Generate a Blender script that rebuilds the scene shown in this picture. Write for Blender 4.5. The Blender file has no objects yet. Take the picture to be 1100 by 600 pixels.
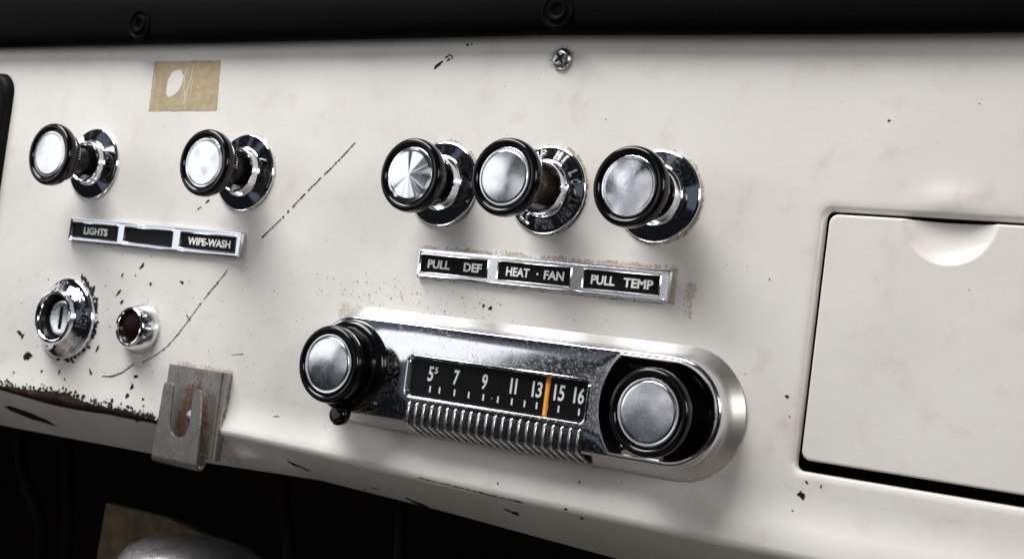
import bpy, bmesh, math, random
from mathutils import Vector, noise
random.seed(7)
S = bpy.context.scene
C = S.collection
PI = math.pi
MM = 0.001

# ------------------------------------------------------------------ camera
cam_d = bpy.data.cameras.new("camera")
cam = bpy.data.objects.new("camera", cam_d)
C.objects.link(cam)
cam.location = (0.2475, -0.5453, -0.0834)
cam.rotation_euler = (math.radians(92.56), math.radians(-7.36), math.radians(33.26))
cam_d.sensor_width = 36.0
cam_d.lens = 1550.43 / 1100 * 36
cam_d.clip_start = 0.01
cam_d.clip_end = 50
cam_d.dof.use_dof = True
cam_d.dof.focus_distance = 0.645
cam_d.dof.aperture_fstop = 22
S.camera = cam

# ------------------------------------------------------------------ light
S.view_settings.view_transform = 'Standard'
S.view_settings.look = 'None'
S.view_settings.exposure = 0.15
S.view_settings.gamma = 1.0
W = bpy.data.worlds.new("World")
S.world = W
W.use_nodes = True
# dim cabin interior all round: mostly dark, with made-up paler noise patches for the chrome to reflect
wt = W.node_tree
wc = wt.nodes.new('ShaderNodeTexCoord')
wn = wt.nodes.new('ShaderNodeTexNoise')
wn.inputs['Scale'].default_value = 1.9
wn.inputs['Detail'].default_value = 2.5
wr = wt.nodes.new('ShaderNodeValToRGB')
wr.color_ramp.elements[0].position = .535
wr.color_ramp.elements[0].color = (.010, .011, .014, 1)
wr.color_ramp.elements[1].position = .575
wr.color_ramp.elements[1].color = (.13, .15, .19, 1)
wt.links.new(wc.outputs['Generated'], wn.inputs['Vector'])
wt.links.new(wn.outputs['Fac'], wr.inputs[0])
ws = wt.nodes.new('ShaderNodeSeparateXYZ')
wt.links.new(wc.outputs['Generated'], ws.inputs[0])
wm = wt.nodes.new('ShaderNodeMapRange')
wm.inputs[1].default_value = -.55
wm.inputs[2].default_value = -.85
wt.links.new(ws.outputs[2], wm.inputs[0])
wx = wt.nodes.new('ShaderNodeMix')
wx.data_type = 'RGBA'
wx.blend_type = 'ADD'
wt.links.new(wm.outputs[0], wx.inputs[0])
wt.links.new(wr.outputs[0], wx.inputs[6])
wx.inputs[7].default_value = (.34, .28, .21, 1)  # warm glow from below, added to brighten the lower lip
wt.links.new(wx.outputs[2], wt.nodes['Background'].inputs[0])
wt.nodes['Background'].inputs[1].default_value = 0.6


def area(name, loc, target, sx, sy, power, col, spread=180, level=False):
    d = bpy.data.lights.new(name, 'AREA')
    d.shape = 'RECTANGLE'
    d.size, d.size_y = sx, sy
    d.energy = power
    d.color = col
    d.spread = math.radians(spread)
    o = bpy.data.objects.new(name, d)
    C.objects.link(o)
    o.location = loc
    v = Vector(target) - Vector(loc)
    if level:
        v.z = 0
    o.rotation_euler = v.to_track_quat('-Z', 'Y').to_euler()
    return o


# the side window left of the dashboard, the opposite window, and three added lamps without a seen source
area("driver_window_light", (-0.985, -0.70, 0.135), (-0.15, 0, 0), 0.72, 0.47, 1.25, (0.94, 0.97, 1.0), level=True)
area("added_side_light", (-1.30, -0.16, 0.12), (-0.25, 0, 0), 0.24, 0.36, 0.45, (0.94, 0.97, 1.0), level=True)  # added second side lamp, breaks up the reflections in the chrome
area("added_fill_light", (-0.50, -1.30, -0.03), (-0.08, 0, -0.06), 0.46, 0.36, 0.36, (0.97, 0.96, 1.0))  # added weak fill behind the camera, greys the radio face and discs
area("passenger_window_light", (0.95, -0.55, 0.25), (0, 0, -0.05), 0.55, 0.35, 4.6, (1.0, 0.96, 0.90))
area("added_overhead_light", (-0.60, -0.50, 0.96), (-0.16, 0, -0.05), 1.0, 0.50, 25.0, (1.0, 0.985, 0.965))  # soft lamp added overhead for the main diffuse light


# ------------------------------------------------------------------ nodes
class NT:
    def __init__(self, name):
        self.m = bpy.data.materials.new(name)
        self.m.use_nodes = True
        self.t = self.m.node_tree
        self.p = self.t.nodes['Principled BSDF']
        self.out = self.t.nodes['Material Output']

    def n(self, kind, **kw):
        x = self.t.nodes.new(kind)
        for k, v in kw.items():
            setattr(x, k, v)
        return x

    def link(self, a, b):
        self.t.links.new(a, b)

    def put(self, sock, v):
        if hasattr(v, 'is_output'):
            self.link(v, sock)
        else:
            sock.default_value = v

    def math(self, op, a, b=0.0, c=0.0, clamp=False):
        x = self.n('ShaderNodeMath', operation=op, use_clamp=clamp)
        for i, v in enumerate((a, b, c)):
            self.put(x.inputs[i], v)
        return x.outputs[0]

    def pos(self):
        """object coordinates in millimetres"""
        tc = self.n('ShaderNodeTexCoord')
        v = self.n('ShaderNodeVectorMath', operation='SCALE')
        self.link(tc.outputs['Object'], v.inputs[0])
        v.inputs['Scale'].default_value = 1000
        return v.outputs[0]

    def noise(self, vec, scale, detail=3, rough=0.55, col=False):
        x = self.n('ShaderNodeTexNoise')
        self.link(vec, x.inputs['Vector'])
        x.inputs['Scale'].default_value = scale
        x.inputs['Detail'].default_value = detail
        x.inputs['Roughness'].default_value = rough
        return x.outputs['Color' if col else 'Fac']

    def ramp(self, v, a, b, lo=0.0, hi=1.0):
        x = self.n('ShaderNodeMapRange', interpolation_type='SMOOTHSTEP')
        self.put(x.inputs[0], v)
        for i, q in enumerate((a, b, lo, hi)):
            self.put(x.inputs[i + 1], q)
        return x.outputs[0]

    def mix(self, f, a, b):
        x = self.n('ShaderNodeMix', data_type='RGBA')
        self.put(x.inputs[0], f)
        for i, v in ((6, a), (7, b)):
            if isinstance(v, tuple):
                v = (*v[:3], 1)
            self.put(x.inputs[i], v)
        return x.outputs[2]

    def bump(self, h, strength, dist):
        x = self.n('ShaderNodeBump')
        self.link(h, x.inputs['Height'])
        x.inputs['Strength'].default_value = strength
        x.inputs['Distance'].default_value = dist * MM
        self.link(x.outputs[0], self.p.inputs['Normal'])
        return x

    def set(self, **kw):
        for k, v in kw.items():
            s = self.p.inputs[k.replace('_', ' ')]
            if isinstance(v, tuple):
                v = (*v[:3], 1)
            self.put(s, v)
        return self


# ---- panel paint: old cream enamel, grime caught round the fittings
def make_paint(name, grime=True):
    k = NT(name)
    P = k.pos()
    big = k.noise(P, 0.013, 4)
    mid = k.noise(P, 0.06, 5, .6)
    col = k.mix(k.ramp(big, .35, .68), (.762, .738, .708), (.70, .676, .645))
    col = k.mix(k.ramp(mid, .52, .76, 0, .5), col, (.60, .555, .49))
    # fine specks of dirt
    vo = k.n('ShaderNodeTexVoronoi')
    k.link(P, vo.inputs['Vector'])
    vo.inputs['Scale'].default_value = .22
    sep = k.n('ShaderNodeSeparateColor')
    k.link(vo.outputs['Color'], sep.inputs[0])
    rad = k.math('MULTIPLY', k.ramp(sep.outputs[0], .72, 1.0), .085)
    dot = k.math('LESS_THAN', vo.outputs['Distance'], rad)
    dot = k.math('MULTIPLY', dot, k.ramp(k.noise(P, .02, 2), .42, .6, .1, .8))
    col = k.mix(dot, col, (.17, .14, .11))
    fine = k.noise(P, .9, 4, .7)
    col = k.mix(k.ramp(fine, .66, .82, 0, .30), col, (.42, .38, .32))
    if grime:
        fl = k.n('ShaderNodeVectorMath', operation='MULTIPLY')
        k.link(P, fl.inputs[0])
        fl.inputs[1].default_value = (1, 0, 1)
        q = fl.outputs[0]
        sx = k.n('ShaderNodeSeparateXYZ')
        k.link(P, sx.inputs[0])
        X, Z = sx.outputs[0], sx.outputs[2]
        gn = k.noise(P, .7, 4, .7)
        gl = k.noise(P, .13, 4, .65)
        tot = None

        def add(dist, w, amt):
            nonlocal tot
            f = k.ramp(dist, 0, w, 1, 0)
            g = k.math('ADD', k.math('MULTIPLY', f, 1.05), k.math('MULTIPLY', k.math('SUBTRACT', gn, .5), 3.4))
            g = k.math('ADD', g, k.math('MULTIPLY', k.math('SUBTRACT', gl, .5), 3.6))
            g = k.math('MULTIPLY', k.ramp(g, .50, 1.05), k.ramp(f, 0, .3))
            g = k.math('MULTIPLY', g, amt)
            tot = g if tot is None else k.math('MAXIMUM', tot, g)

        for cx, cz, r, w, amt in ((-160.0, -12.4, 20, 1.6, .7), (-101.2, -12.6, 20, 1.8, .8), (-44.5, -13.0, 20, 1.9, .7),
                                  (-288.5, -12.7, 20, 2.0, .5), (-349.5, -100.5, 13, 5, .35), (-102.6, 47, 5, 3, .5)):
            d = k.n('ShaderNodeVectorMath', operation='DISTANCE')
            k.link(q, d.inputs[0])
            d.inputs[1].default_value = (cx, 0, cz)
            add(k.math('SUBTRACT', d.outputs['Value'], r), w, amt)

        def boxd(cx, cz, hx, hz):
            ax = k.math('MAXIMUM', k.math('SUBTRACT', k.math('ABSOLUTE', k.math('SUBTRACT', X, cx)), hx), 0)
            az = k.math('MAXIMUM', k.math('SUBTRACT', k.math('ABSOLUTE', k.math('SUBTRACT', Z, cz)), hz), 0)
            return k.math('SQRT', k.math('ADD', k.math('MULTIPLY', ax, ax), k.math('MULTIPLY', az, az)))
        add(boxd(-99.6, -50.3, 66.5, 6.7), 2.8, .7)          # round the second name plate
        add(boxd(-299, -140, 19, 23), 4, .5)                   # round the clip
        add(k.math('SUBTRACT', boxd(-105.7, -103, 85, .01), 27.7), 1.4, .45)   # round the radio
        add(boxd(-25, -56, .8, 5), 4.5, .5)                    # brown drip
        add(boxd(-205, -79, 5, .5), 7, .4)
        col = k.mix(tot, col, k.mix(k.ramp(gn, .4, .6), (.46, .34, .17), (.17, .11, .05)))
        # soft smudges under the knobs and round the glove box corner
        sm = k.math('MULTIPLY', k.ramp(boxd(24, -100, 2, 10), 0, 12, 1, 0), k.ramp(mid, .4, .7, 0, .3))
        col = k.mix(sm, col, (.45, .38, .28))
    k.set(Base_Color=col, Roughness=k.ramp(k.noise(P, .05, 4), .3, .75, .30, .46))
    k.p.inputs['Coat Weight'].default_value = .18
    k.p.inputs['Coat Roughness'].default_value = .12
    h = k.math('ADD', k.math('MULTIPLY', k.noise(P, .25, 2), .8), k.math('MULTIPLY', fine, .25))
    h = k.math('ADD', h, k.math('MULTIPLY', k.noise(P, .035, 2), 2.5))
    k.bump(h, .30, .3)
    return k.m


PAINT = make_paint('cream_paint')
PAINT_PLAIN = make_paint('cream_paint_door', False)


def simple(name, col, rough=.5, metal=0., nz=None, bump=None, coat=0., spec=.5):
    k = NT(name)
    P = k.pos()
    if nz:
        sc, col2, a, b = nz
        k.set(Base_Color=k.mix(k.ramp(k.noise(P, sc, 5, .65), a, b), col, col2))
    else:
        k.set(Base_Color=col)
    k.set(Roughness=k.ramp(k.noise(P, .4, 4, .7), .3, .75, rough * .8, min(1, rough * 1.35)))
    k.p.inputs['Metallic'].default_value = metal
    k.p.inputs['Coat Weight'].default_value = coat
    k.p.inputs['Specular IOR Level'].default_value = spec
    if bump:
        k.bump(k.noise(P, bump[0], 3, .6), bump[1], bump[2])
    return k.m


def chrome(name, rough=.07, pit=.0, tint=(.80, .82, .86), wav=.12, pitcol=(.20, .15, .10), grain=2.0):
    k = NT(name)
    P = k.pos()
    n1 = k.noise(P, .6, 5, .7)
    f = k.math('MULTIPLY', k.ramp(k.noise(P, 1.1, 3, .7), .56, .63), k.ramp(k.noise(P, .05, 3), .36, .60))
    f = k.math('MULTIPLY', f, pit)
    k.set(Base_Color=k.mix(f, tint, pitcol), Metallic=k.math('SUBTRACT', 1.0, k.math('MULTIPLY', f, .6)),
          Roughness=k.math('ADD', k.ramp(n1, .35, .8, rough, rough * grain), k.math('MULTIPLY', f, .4)))
    k.bump(k.math('ADD', k.noise(P, .12, 2), k.math('MULTIPLY', f, -.4)), wav, .35)
    return k.m


CHROME = chrome('chrome', .05, .12, wav=.04)
CHROME_OLD = chrome('pitted_chrome', .09, .34, tint=(.76, .76, .79), wav=.05, pitcol=(.60, .54, .48), grain=1.5)
SATIN = chrome('dulled_chrome', .34, .0, tint=(.60, .595, .58), wav=.015, grain=1.1)
RIBS = chrome('rib_metal', .22, .1, tint=(.84, .84, .84), wav=.05)
DARKMETAL = chrome('dirty_shaded_metal', .25, .8, tint=(.16, .16, .17), wav=.2)
BLACK = simple('black_plastic', (.003, .003, .0035), .13, bump=(.3, .05, .2), spec=.32)
KNURL = simple('black_knurling', (.004, .004, .004), .3, spec=.25)
MATTE = simple('matte_black', (.004, .004, .004), .7, spec=.2)
INSET = simple('black_inset', (.006, .006, .006), .5, spec=.12)
WHITE = simple('white_lettering', (.90, .90, .88), .5)
DIALW = simple('pale_dial_paint', (.85, .92, .92), .5)
ORANGE = simple('orange_pointer', (.95, .22, .015), .4)
YELLOW = simple('yellow_pointer', (1.0, .62, .08), .4)
CHIP = simple('bare_dark_metal', (.010, .009, .008), .6, nz=(.5, (.05, .03, .018), .55, .75), bump=(1.2, .5, .3), spec=.25)
RUST = simple('brown_rust', (.030, .016, .008), .8, nz=(.25, (.11, .05, .022), .45, .75), bump=(.9, .6, .4), spec=.2)
VINYL = simple('black_vinyl', (.0028, .0028, .0032), .55, bump=(.8, .35, .4), spec=.02)
LENS = simple('dark_red_lens', (.010, .0008, .0015), .3, spec=.08)
THREAD = simple('oily_shaft_metal', (.05, .04, .03), .4, .7, nz=(.2, (.14, .06, .02), .5, .7))


def make_disc(name, rough, dent, aniso=0.):
    k = NT(name)
    P = k.pos()
    n1 = k.noise(P, .055, 1, .3)
    sc = k.noise(P, .5, 6, .8)
    k.set(Base_Color=k.mix(k.ramp(sc, .5, .75, 0, .3), (.84, .85, .88), (.60, .59, .60)), Metallic=1.0,
          Roughness=k.ramp(k.noise(P, .16, 4, .7), .3, .7, rough * .8, rough * 1.25))
    if aniso:
        k.p.inputs['Anisotropic'].default_value = aniso
        tg = k.n('ShaderNodeTangent', direction_type='RADIAL', axis='Y')
        k.link(tg.outputs[0], k.p.inputs['Tangent'])
    h = k.math('ADD', n1, k.math('MULTIPLY', sc, .03))
    k.bump(h, .8, dent)
    return k.m


DISC_A = make_disc('worn_aluminium', .20, .8)
DISC_SPUN = make_disc('spun_aluminium', .16, .05, .5)
DISC_R = make_disc('dulled_aluminium', .24, 1.1)
DISC_D = make_disc('dented_aluminium', .11, 3.0)


def make_bracket():
    k = NT('rusty_steel')
    P = k.pos()
    sx = k.n('ShaderNodeSeparateXYZ')
    k.link(P, sx.inputs[0])
    dx = k.math('DIVIDE', k.math('ABSOLUTE', k.math('SUBTRACT', sx.outputs[0], 3)), 13)
    dz = k.math('DIVIDE', k.math('ABSOLUTE', k.math('SUBTRACT', sx.outputs[2], -8)), 30)
    near = k.ramp(k.math('SQRT', k.math('ADD', k.math('MULTIPLY', dx, dx), k.math('MULTIPLY', dz, dz))), .25, 1.2, 1, 0)
    near = k.math('MULTIPLY', near, k.ramp(sx.outputs[1], -10, -6.5, .0, 1))   # the plate rusts, the tab less
    spots = k.noise(P, .8, 4, .7)
    big = k.noise(P, .16, 4, .6)
    f = k.math('ADD', k.math('MULTIPLY', near, .30), k.math('ADD', k.math('MULTIPLY', spots, .62), k.math('MULTIPLY', big, .38)))
    rust = k.ramp(f, .54, .65)
    rc = k.mix(k.ramp(spots, .4, .65), (.060, .028, .014), (.15, .070, .034))
    dots = k.math('MULTIPLY', k.ramp(k.noise(P, .62, 2, .5), .63, .67), k.ramp(k.noise(P, .12, 3), .35, .6, .25, 1))
    rust = k.math('MAXIMUM', rust, dots)
    k.set(Base_Color=k.mix(rust, k.mix(k.ramp(big, .3, .7), (.46, .45, .43), (.31, .30, .285)), rc),
          Metallic=k.math('SUBTRACT', .8, k.math('MULTIPLY', rust, .8)),
          Roughness=k.math('ADD', .30, k.math('MULTIPLY', rust, .4)))
    k.bump(k.math('ADD', k.math('MULTIPLY', spots, .3), k.math('MULTIPLY', rust, .6)), .18, .25)
    return k.m


BRACKET = make_bracket()

g = NT('dial_glass')
tr = g.n('ShaderNodeBsdfTransparent')
gs = g.n('ShaderNodeBsdfGlossy')
gs.inputs['Roughness'].default_value = .06
gs.inputs['Color'].default_value = (1, 1, 1, 1)
fr = g.n('ShaderNodeLayerWeight')
fr.inputs['Blend'].default_value = .5
mx = g.n('ShaderNodeMixShader')
g.link(g.math('ADD', g.math('MULTIPLY', g.math('POWER', fr.outputs['Facing'], 5.0), .9), .03), mx.inputs[0])
g.link(tr.outputs[0], mx.inputs[1])
g.link(gs.outputs[0], mx.inputs[2])
g.link(mx.outputs[0], g.out.inputs[0])
GLASS = g.m


def make_tape():
    k = NT('aged_tape')
    P = k.pos()
    a = k.noise(P, .18, 5, .65)
    b = k.noise(P, 1.2, 3, .7)
    col = k.mix(k.ramp(a, .3, .7), (.48, .395, .25), (.385, .305, .18))
    col = k.mix(k.ramp(b, .58, .72, 0, .5), col, (.20, .15, .08))
    k.set(Base_Color=col, Roughness=.55)
    k.bump(b, .2, .2)
    return k.m


TAPE = make_tape()


# ------------------------------------------------------------------ mesh helpers (all in millimetres)
def obj(name, bm, mats, parent=None, ang=38, loc=None, recalc=True):
    if recalc:
        bmesh.ops.recalc_face_normals(bm, faces=bm.faces)
    for v in bm.verts:
        v.co *= MM
    me = bpy.data.meshes.new(name)
    bm.to_mesh(me)
    bm.free()
    for m in (mats if isinstance(mats, (list, tuple)) else [mats]):
        me.materials.append(m)
    for p in me.polygons:
        p.use_smooth = True
    me.set_sharp_from_angle(angle=math.radians(ang))
    o = bpy.data.objects.new(name, me)
    C.objects.link(o)
    if parent:
        o.parent = parent
    if loc:
        o.location = Vector(loc) * MM
    return o


def tag(o, label, cat, group=None):
    o['label'] = label
    o['category'] = cat
    if group:
        o['group'] = group
    return o


def thing(name, label, cat, loc, group=None):
    o = bpy.data.objects.new(name, None)
    o.empty_display_size = .01
    C.objects.link(o)
    o.location = Vector(loc) * MM
    return tag(o, label, cat, group)


def lathe(bm, prof, cx=0, cz=0, seg=96, rfun=None, closed=False):
    """prof: (radius, y) list; revolved about the y axis"""
    rings = []
    for i, (r, y) in enumerate(prof):
        if r < 1e-6:
            rings.append([bm.verts.new((cx, y, cz))])
            continue
        ring = []
        for s in range(seg):
            a = 2 * PI * s / seg
            rr = r * (rfun(i, s) if rfun else 1)
            ring.append(bm.verts.new((cx + rr * math.cos(a), y, cz + rr * math.sin(a))))
        rings.append(ring)
    for a, b in zip(rings, rings[1:]):
        for s in range(seg):
            t = (s + 1) % seg
            if len(a) == 1 and len(b) == 1:
                continue
            if len(a) == 1:
                bm.faces.new((a[0], b[t], b[s]))
            elif len(b) == 1:
                bm.faces.new((a[s], a[t], b[0]))
            else:
                bm.faces.new((a[s], a[t], b[t], b[s]))
    return bm


def loops(bm, ls, cap_last=False, mi=0):
    """bridge closed loops of equal length"""
    vs = [[bm.verts.new(p) for p in l] for l in ls]
    n = len(vs[0])
    for a, b in zip(vs, vs[1:]):
        for i in range(n):
            j = (i + 1) % n
            f = bm.faces.new((a[i], a[j], b[j], b[i]))
            f.material_index = mi
    if cap_last:
        f = bm.faces.new(vs[-1])
        f.material_index = mi
    return vs


def loop_edges(bm, vs):
    return [bm.edges.get((vs[i], vs[(i + 1) % len(vs)])) or bm.edges.new((vs[i], vs[(i + 1) % len(vs)])) for i in range(len(vs))]


def fill(bm, *rings):
    es = []
    for r in rings:
        es += loop_edges(bm, r)
    return bmesh.ops.triangle_fill(bm, use_beauty=True, use_dissolve=False, edges=es)


def rrect(x0, x1, z0, z1, r, y, nc=8, nx=1, nz=1):
    """rounded rectangle, counter-clockwise in x,z, from the lower left"""
    pts = []
    cs = ((x1 - r, z0 + r, -PI / 2), (x1 - r, z1 - r, 0), (x0 + r, z1 - r, PI / 2), (x0 + r, z0 + r, PI))
    for i, (cx, cz, a0) in enumerate(cs):
        arc = [(cx + r * math.cos(a0 + PI / 2 * s / nc), cz + r * math.sin(a0 + PI / 2 * s / nc)) for s in range(nc + 1)]
        pts += arc
        nxt = cs[(i + 1) % 4]
        b = (nxt[0] + r * math.cos(nxt[2]), nxt[1] + r * math.sin(nxt[2]))
        a = arc[-1]
        m = nz if i in (0, 2) else nx
        for s in range(1, m):
            pts.append((a[0] + (b[0] - a[0]) * s / m, a[1] + (b[1] - a[1]) * s / m))
    return [(p[0], y, p[1]) for p in pts]


def box(bm, x0, x1, y0, y1, z0, z1, bev=0):
    r = bmesh.ops.create_cube(bm, size=1)
    for v in r['verts']:
        v.co = Vector((x0 + (v.co.x + .5) * (x1 - x0), y0 + (v.co.y + .5) * (y1 - y0), z0 + (v.co.z + .5) * (z1 - z0)))
    if bev:
        es = list({e for v in r['verts'] for e in v.link_edges})
        bmesh.ops.bevel(bm, geom=es, offset=bev, segments=3, affect='EDGES', profile=.5)


def tube(bm, path, rad, seg=12, capped=True):
    rings = []
    for i, p in enumerate(path):
        p = Vector(p)
        d = (Vector(path[min(i + 1, len(path) - 1)]) - Vector(path[max(i - 1, 0)])).normalized()
        u = d.cross(Vector((1, 0.13, 0.07))).normalized() if abs(d.x) < .95 else d.cross(Vector((0, 0, 1))).normalized()
        w = d.cross(u)
        r = rad[i] if isinstance(rad, (list, tuple)) else rad
        rings.append([bm.verts.new(p + r * (math.cos(2 * PI * s / seg) * u + math.sin(2 * PI * s / seg) * w)) for s in range(seg)])
    for a, b in zip(rings, rings[1:]):
        for s in range(seg):
            t = (s + 1) % seg
            bm.faces.new((a[s], a[t], b[t], b[s]))
    if capped:
        bm.faces.new(rings[0])
        bm.faces.new(rings[-1])


def glyphs(bm, body, fn, bold=.0, depth=.02):
    """built-in font, outline scaled to the unit box and mapped through fn(u, v, t) -> point; t is the extrusion"""
    cu = bpy.data.curves.new('t', 'FONT')
    cu.body = body
    cu.offset = bold
    cu.extrude = .5
    cu.resolution_u = 4
    o = bpy.data.objects.new('t', cu)
    C.objects.link(o)
    dg = bpy.context.evaluated_depsgraph_get()
    me = bpy.data.meshes.new_from_object(o.evaluated_get(dg))
    bpy.data.objects.remove(o)
    bpy.data.curves.remove(cu)
    xs = [v.co.x for v in me.vertices]
    ys = [v.co.y for v in me.vertices]
    x0, x1, y0, y1 = min(xs), max(xs), min(ys), max(ys)
    vs = []
    for v in me.vertices:
        vs.append(bm.verts.new(fn((v.co.x - x0) / (x1 - x0), (v.co.y - y0) / (y1 - y0), v.co.z + .5)))
    for p in me.polygons:
        try:
            bm.faces.new([vs[i] for i in p.vertices])
        except ValueError:
            pass
    bpy.data.meshes.remove(me)


def text_flat(bm, body, x0, x1, z0, z1, y, bold=.0, th=.15, shear=0.):
    glyphs(bm, body, lambda u, v, t: (x0 + u * (x1 - x0) + shear * (v - .5), y - th * t, z0 + v * (z1 - z0)), bold)


def text_arc(bm, body, a_mid, r0, r1, ysurf, step, top_out=True, th=.45, bold=.0):
    """letters round a ring about the local y axis; angles in degrees, 90 = up, as the viewer sees it"""
    n = len(body)
    for i, ch in enumerate(body):
        if ch == ' ':
            continue
        k = i - (n - 1) / 2
        a = math.radians(a_mid + (-k if top_out else k) * step)
        hw = (r1 - r0) * (.13 if ch in 'I1' else .30)

        def fn(u, v, t, a=a, hw=hw):
            r = r0 + (v if top_out else 1 - v) * (r1 - r0)
            s = (u - .5) * 2 * hw * (1 if top_out else -1)
            x = r * math.cos(a) + s * math.sin(a)
            z = r * math.sin(a) - s * math.cos(a)
            return (x, ysurf(r) - th * t + .1, z)
        glyphs(bm, ch, fn, bold)


def lerp(pts, x):
    if x <= pts[0][0]:
        return pts[0][1]
    for (a, p), (b, q) in zip(pts, pts[1:]):
        if x <= b:
            return p + (q - p) * (x - a) / (b - a)
    return pts[-1][1]


# ------------------------------------------------------------------ dashboard panel
ZB = [(-520, -147.5), (-420, -148.5), (-330, -149.5), (-280, -150.2), (-220, -151.2), (-140, -153.6), (-50, -154.4), (20, -155), (320, -157)]
ZE = [(-520, -171), (-468, -170.6), (-334, -168), (-228, -163.5), (-150, -165.8), (-60, -170), (20, -173), (320, -178)]
ZTOP, ZF, XL, XM, XR = 62, -128, -620, 9.5, 330


def prof(x):
    zb, ze = lerp(ZB, x), lerp(ZE, x)
    soft = lerp([(-340, 0.), (-320, .1), (-300, .45), (-275, .75), (-200, .9), (-120, 1.)], x)
    p = [(0, ZF), (-.06 - .04 * soft, ZF - 3), (-.2 - .2 * soft, ZF - 6), (-.4 - .6 * soft, ZF - 9), (-.65 - 1.2 * soft, ZF - 12), (-.95 - 1.95 * soft, ZF - 15)]
    yb = -1.2 - 2.9 * soft
    r = 1.6 + 2.8 * soft
    z1 = min(zb + r * 1.3, ZF - 15.5)
    p.append((yb, z1))
    for a in (.2, .4, .6, .8, 1.0):
        ang = a * math.radians(50)
        p.append((yb + r * (1 - math.cos(ang)) * 1.2, z1 - r * math.sin(ang) * 1.3))
    p += [(19.0, ze), (20.2, ze - .5), (21.1, ze + .3), (21.1, ze + 6)]
    return p


def surf(x, z):
    p = prof(x)
    if z >= ZF:
        return 0.
    for (ya, za), (yb, zb) in zip(p, p[1:-2]):
        if zb <= z <= za:
            return ya + (yb - ya) * (z - za) / (zb - za)
    return 19.0


def dimple(x, z):
    """small rounded bulge pressed out just above the finger scoop"""
    dx, dz = (x - 78.5) / 10.5, (z + 8.0) / 5.2
    return -1.2 * math.exp(-(dx * dx + dz * dz))


GX0, GX1, GZ0, GZ1 = 27.8, 292.0, -119.2, -12.0        # the opening at its outer, flat edge


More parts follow.
